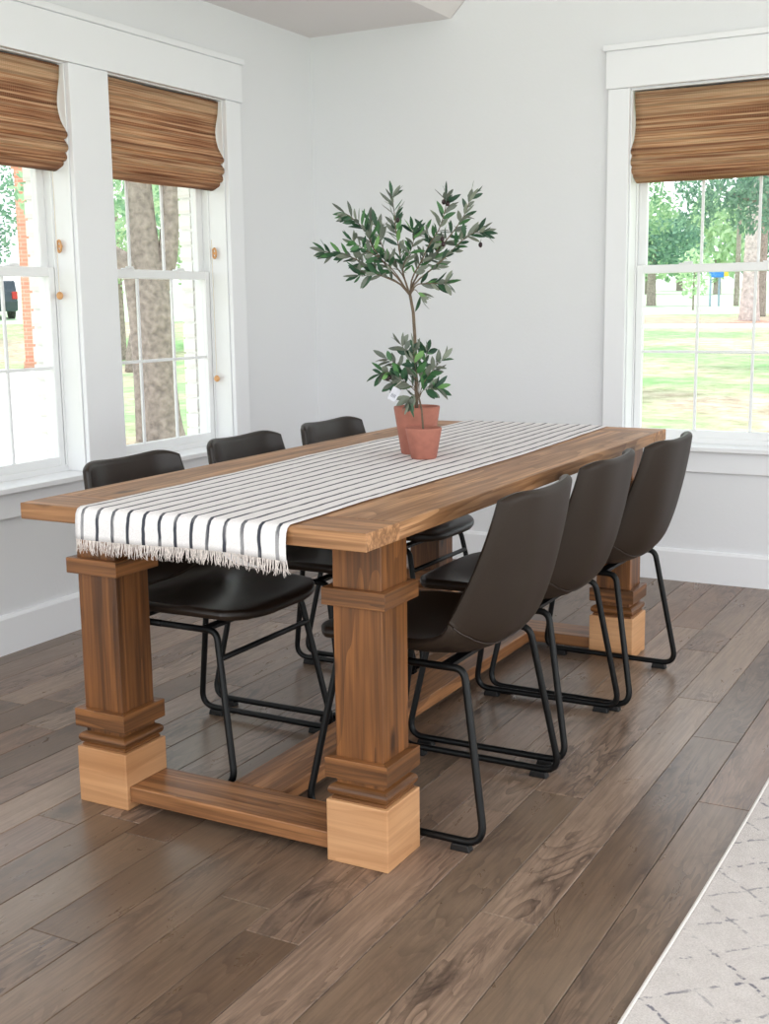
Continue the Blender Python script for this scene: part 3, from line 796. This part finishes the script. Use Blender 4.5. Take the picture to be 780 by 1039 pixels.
# arcs of path and dirt across the right view
def arc_strip(name,D0,D1,q0,q1,mat,dz,lab,cat):
    m=MB(); n=30
    for k in range(n+1):
        q=q0+(q1-q0)*k/n
        for D in (D0,D1):
            x,y=at(D,q); m.v.append((x,y,gz(x,y)+dz))
        for D in (D1,D0):
            x,y=at(D,q); m.v.append((x,y,gz(x,y)+dz-.06))
    for k in range(n):
        for e in range(4):
            e2=(e+1)%4; m.face([k*4+e,(k+1)*4+e,(k+1)*4+e2,k*4+e2])
    o=m.build(name,mat,smooth=False,kind='structure'); o['label']=lab; o['category']=cat
arc_strip('footpath',37.5,40,.36,.02,M['concrete'],.05,'pale footpath crossing the lawn beyond the right window','path')
arc_strip('dirt_strip',40.2,44.5,.36,.02,M['dirt'],.05,'pinkish bare earth strip behind the footpath','dirt')
# driveway seen through the first window
m=MB(); ring=[(5.6,.690),(9,.70),(14,.685),(20,.682),(33,.68)]
L_=[at(D,q) for D,q in ring]; Rr=[at(D,.93) for D,q in ring]
for (a,b),(c,d) in zip(L_,Rr): m.v += [(a,b,gz(a,b)+.02),(c,d,gz(c,d)+.02),(c,d,gz(c,d)-.06),(a,b,gz(a,b)-.06)]
for i in range(len(ring)-1):
    for e in range(4):
        e2=(e+1)%4; m.face([i*4+e,i*4+e2,(i+1)*4+e2,(i+1)*4+e])
m.face([0,3,2,1]); nn=4*(len(ring)-1); m.face([nn,nn+1,nn+2,nn+3])
o=m.build('driveway',M['concrete'],kind='structure')

def crown(mb,c,rad,n,size,rnd):
    for _ in range(n):
        while True:
            p=Vector((rnd.uniform(-1,1),rnd.uniform(-1,1),rnd.uniform(-1,1)))
            if .35<p.length<1: break
        p=Vector((p.x*rad[0],p.y*rad[1],p.z*rad[2]))+Vector(c)
        if noise.noise(p*(1.6/size*.25))<-.12: continue
        a=Vector((rnd.gauss(0,1),rnd.gauss(0,1),rnd.gauss(0,1))).normalized(); b=a.orthogonal().normalized(); s=size*rnd.uniform(.6,1.3)
        mb.cur=rnd.random(); i=len(mb.v)
        mb.v += [tuple(p-a*s),tuple(p+b*s*.45),tuple(p+a*s),tuple(p-b*s*.45)]; mb.face([i,i+1,i+2,i+3])
def tree(name,D,q,label,trunk,tr,crowns,mat,group='trees outside the windows',seed=1,leafs=.1,extra=(),bark='bark'):
    rnd=random.Random(seed); x,y=at(D,q); z=gz(x,y)-.1
    r=empty(name,(x,y,z),0,label,'tree',group)
    side=Vector((math.sqrt(1-q*q),q,0))     # to the right as seen from the room
    m=MB(); 
    def P(p): return side*p[0]+Vector((0,0,p[1]))+Vector((-side.y,side.x,0))*(p[2] if len(p)>2 else 0)
    pts=catmull([tuple(P(p)) for p in trunk],16); rr=catmull([(a,) for a in tr],16)
    m.tube(pts,[a[0] for a in rr],14)
    for path,rads in extra:
        pts=catmull([tuple(P(p)) for p in path],12); rr=catmull([(a,) for a in rads],12); m.tube(pts,[a[0] for a in rr],10)
    m.build('trunk',M[bark],r,smooth=True)
    if crowns:
        m=MB()
        for c,rad,n in crowns: crown(m,P(c),rad,n,leafs,rnd)
        m.build('crown',mat,r)
    return r
# right window
tree('pine_tree',42,.2055,'big pale pine trunk standing beyond the footpath in the right window',[(0,0),(0,1.2),(.03,3),(.05,6),(.05,9)],[.38,.28,.25,.24,.2],[((0,6.6),(2.2,2,1.2),900),((-1.5,5.6),(1.4,1.4,.9),500)],M['fol1'],seed=2,leafs=.16,bark='bark_pale')
tree('pine_tree',47,.1985,'darker pine trunk just behind and right of the big pale one',[(0,0),(.02,3),(.05,8)],[.26,.2,.15],[((0,7.4),(2,2,1.3),600)],M['fol1'],seed=3,leafs=.16)
tree('slender_tree',60,.2155,'thin brownish trunk left of the big pine, far in the right window',[(0,0),(.02,3),(0,7)],[.14,.11,.08],[((0,7.0),(1.6,1.6,1),400)],M['fol2'],seed=4,leafs=.18)
tree('shade_tree',62,.279,'round green shade tree with dark trunk, lower left of the right window',[(0,0),(0,1.6),(.1,3)],[.26,.2,.14],[((.5,3.1),(2.1,1.6,1.25),2600),((-.8,3.4),(1.2,1.2,1.2),900)],M['fol3'],seed=5,leafs=.16)
tree('young_tree',55,.2475,'pale young tree in the middle of the right window',[(0,0),(0,1.2),(.05,2)],[.05,.04,.03],[((0,1.7),(.8,.7,1.1),600)],M['fol2'],seed=6,leafs=.12)
tree('overhanging_tree',19,.30,'leafy tree with bare curving boughs filling the upper left of the right window',[(-1.6,0),(-1.5,1.5),(-1.0,3.0),(-.9,4.5)],[.2,.17,.12,.08],
 [((-.2,2.75),(1.05,.9,.62),2400),((.15,3.6),(1.1,.9,.5),1800),((-.3,2.0),(.8,.7,.4),900)],M['fol1'],seed=7,leafs=.055,
 extra=[([(-1.2,2.7),(-.6,3.05),(-.15,2.85),(.25,2.7)],[.06,.04,.025,.012]),([(-1.3,2.4),(-.7,2.6),(-.35,2.42)],[.05,.03,.012])])
tree('leaning_oak',24,.235,'tree whose dark foliage hangs over the top centre of the right window',[(2.6,0),(2.4,2),(1.8,3.6),(.9,4.4)],[.2,.17,.13,.08],
 [((.15,3.5),(.9,.8,.6),2000),((.75,3.0),(.55,.5,.55),1100),((-.3,2.9),(.4,.4,.35),300)],M['fol3'],seed=8,leafs=.06,extra=[([(1.8,3.4),(.9,3.1),(.4,3.2),(.1,3.35)],[.05,.035,.02,.01])])
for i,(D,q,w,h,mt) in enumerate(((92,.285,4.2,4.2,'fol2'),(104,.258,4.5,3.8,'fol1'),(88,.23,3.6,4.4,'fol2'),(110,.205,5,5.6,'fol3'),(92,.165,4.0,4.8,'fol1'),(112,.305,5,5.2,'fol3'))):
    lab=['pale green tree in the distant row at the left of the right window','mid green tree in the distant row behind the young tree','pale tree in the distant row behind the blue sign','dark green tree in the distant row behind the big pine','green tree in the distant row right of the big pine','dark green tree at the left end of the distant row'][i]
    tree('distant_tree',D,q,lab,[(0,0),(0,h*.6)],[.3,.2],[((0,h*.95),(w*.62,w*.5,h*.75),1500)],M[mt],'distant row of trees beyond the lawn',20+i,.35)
# blue panel on posts
x,y=at(60,.2295); bl=empty('park_sign',(x,y,gz(x,y)),math.atan2(.23,.97),'small blue and yellow sign on grey posts, far in the right window','sign')
MB().box(-.42,.26,-.04,.04,1.35,1.62).build('panel',M['blue'],bl,bevel=.01); MB().box(.26,.46,-.04,.04,1.38,1.66).build('yellow_end',M['yellow'],bl,bevel=.01)
for xx in (-.34,.06): MB().box(xx-.05,xx+.05,-.05,.05,-.1,1.35).build('post',M['post_grey'],bl,bevel=.01)
# left windows
tree('oak_tree',14.27,.6306,'big forked oak trunk outside the window nearest the corner',[(0,0),(-.02,.35),(-.03,1.0),(-.05,1.7),(-.12,2.3),(-.16,3.2),(-.2,5)],[.30,.235,.20,.205,.17,.14,.12],
 [((-.6,4.6),(2.2,1.8,1.0),1200),((-1.0,3.0),(.55,.6,.5),500)],M['fol1'],seed=30,leafs=.07,
 extra=[([(-.05,1.7),(-.22,2.05),(-.5,2.25),(-.9,2.6)],[.15,.13,.11,.08]),([(-.05,1.75),(.12,2.2),(.18,2.8),(.2,4)],[.15,.12,.10,.08]),
        ([(-.20,-.0),(-.22,.8),(-.25,1.5),(-.3,2.1)],[.13,.10,.09,.09])])
tree('leaning_tree',30,.649,'slim dark trunk leaning left of the oak in the corner window',[(-.0,.1),(.1,.9),(.35,1.6),(.45,3.2)],[.16,.13,.11,.08],[((.1,4.2),(1.3,1.2,1.0),900)],M['fol1'],seed=31,leafs=.11)
for i,(D,q,zc,w,h) in enumerate(((36,.655,4.6,2.0,2.4),(40,.600,4.2,2.2,1.8),(44,.740,4.8,2.3,2.4))):
    lab=['sunlit green tree behind the leaning trunk in the corner window','pale green tree right of the oak in the corner window','green tree at the left edge of the photo beyond the pink brick pillar'][i]
    tree('garden_tree',D,q,lab,[(0,0),(0,zc)],[.2,.12],[((0,zc),(w,w,h),3200),((.3,zc-1.6),(w*.7,w*.7,1.0),800)],M['fol2' if i<2 else 'fol3'],'trees beyond the left windows',40+i,.11)
# brick pillar
x,y=at(33.5,.7035); pil=empty('brick_pillar',(x,y,gz(x,y)-.05),.79,'tall pink brick pillar seen through the cut off left window','pillar')
MB().box(-.26,.26,-.26,.26,0,5.2).build('shaft',M['pinkbrick'],pil,bevel=.01); MB().box(-.33,.33,-.33,.33,5.2,5.4).build('capstone',M['pinkbrick'],pil,bevel=.02); MB().box(-.31,.31,-.31,.31,0,.22).build('plinth',M['pinkbrick'],pil,bevel=.02)
# parked car
x,y=at(52,.7225); car=empty('parked_car',(x,y,gz(x,y)),-.5,'dark parked car with red tail light at the far left edge of the first window','car')
m=MB(); m.prism([(-4.2,.35),(0,.35),(.05,.75),(-.02,1.0),(-.25,1.62),(-2.6,1.66),(-3.2,1.12),(-4.15,.98)],'y',-.9,.9); m.build('body',M['carpaint'],car,bevel=.08,seg=3)
m=MB(); m.prism([(-.35,1.12),(-.42,1.5),(-2.5,1.54),(-2.95,1.12)],'y',-.915,.915); m.build('side_glass',M['carglass'],car,bevel=.02)
MB().box(-.02,.06,-.88,-.66,.85,1.15).build('tail_light',M['taillight'],car,bevel=.01)
MB().box(-.02,.06,.66,.88,.85,1.15).build('tail_light',M['taillight'],car,bevel=.01)
for xx in (-.8,-3.3):
    for yy in (-.82,.82):
        m=MB(); n=20
        m.prism([(xx+.34*math.cos(2*PI*k/n),.34+.34*math.sin(2*PI*k/n)) for k in range(n)],'y',yy-.1,yy+.1); m.build('wheel',M['tyre'],car,bevel=.03)

# ---------------------------------------------------------------- light
w=bpy.data.worlds.new('World'); scene.world=w; w.use_nodes=True; nt=w.node_tree; nt.nodes.clear()
bg=nt.nodes.new('ShaderNodeBackground'); wo=nt.nodes.new('ShaderNodeOutputWorld'); tc=nt.nodes.new('ShaderNodeTexCoord'); sp=nt.nodes.new('ShaderNodeSeparateXYZ'); cr_=nt.nodes.new('ShaderNodeValToRGB')
nt.links.new(tc.outputs['Generated'],sp.inputs[0]); nt.links.new(sp.outputs[2],cr_.inputs[0]); nt.links.new(cr_.outputs[0],bg.inputs[0]); nt.links.new(bg.outputs[0],wo.inputs[0])
cr_.color_ramp.elements[0].color=(.96,.98,1.0,1); cr_.color_ramp.elements[1].color=(.80,.90,1.0,1)
bg.inputs[1].default_value=2.15
sun=bpy.data.lights.new('sun','SUN'); sun.energy=3.0; sun.angle=.02; sun.color=(1,.97,.92); so=bpy.data.objects.new('sun',sun); col.objects.link(so)
el=math.radians(66); az=Vector((-.55,.835,0)).normalized(); dirn=-(az*math.cos(el)+Vector((0,0,math.sin(el)))); so.rotation_euler=dirn.to_track_quat('-Z','Y').to_euler(); so.location=(-5,5,12)
# added fill lamps, behind and to the right, standing in for unseen daylight
def fill_light(name,loc,rot,sx,sy,e,c):
    l=bpy.data.lights.new(name,'AREA'); l.shape='RECTANGLE'; l.size=sx; l.size_y=sy; l.energy=e; l.color=c
    o=bpy.data.objects.new(name,l); col.objects.link(o); o.location=loc; o.rotation_euler=rot
fill_light('rear_fill',(2.6,-6.95,1.6),(PI/2,0,0),5.0,2.6,62,(.96,.98,1))
fill_light('right_fill',(5.45,-3.4,1.2),(0,PI/2,0),2.1,5.6,66,(.93,.97,1))

# ---------------------------------------------------------------- camera
cam=bpy.data.cameras.new('camera'); co=bpy.data.objects.new('camera',cam); col.objects.link(co); scene.camera=co
fw=Vector((-0.47303746,0.86432386,-0.17082105)); rt=Vector((0.87823143,0.47805586,-0.01312058)); up=Vector((-0.07032158,0.15622694,0.98521471))
m4=Matrix(((rt.x,up.x,-fw.x,3.13706),(rt.y,up.y,-fw.y,-5.06174),(rt.z,up.z,-fw.z,1.19632),(0,0,0,1)))
co.matrix_world=m4
cam.sensor_fit='VERTICAL'; cam.sensor_height=24; cam.lens=24*1216.04/1039; cam.clip_start=.05; cam.clip_end=500
vs=scene.view_settings; scene.display_settings.display_device='sRGB'; vs.view_transform='Standard'; vs.look='None'; vs.gamma=1; vs.use_curve_mapping=False; vs.exposure=0
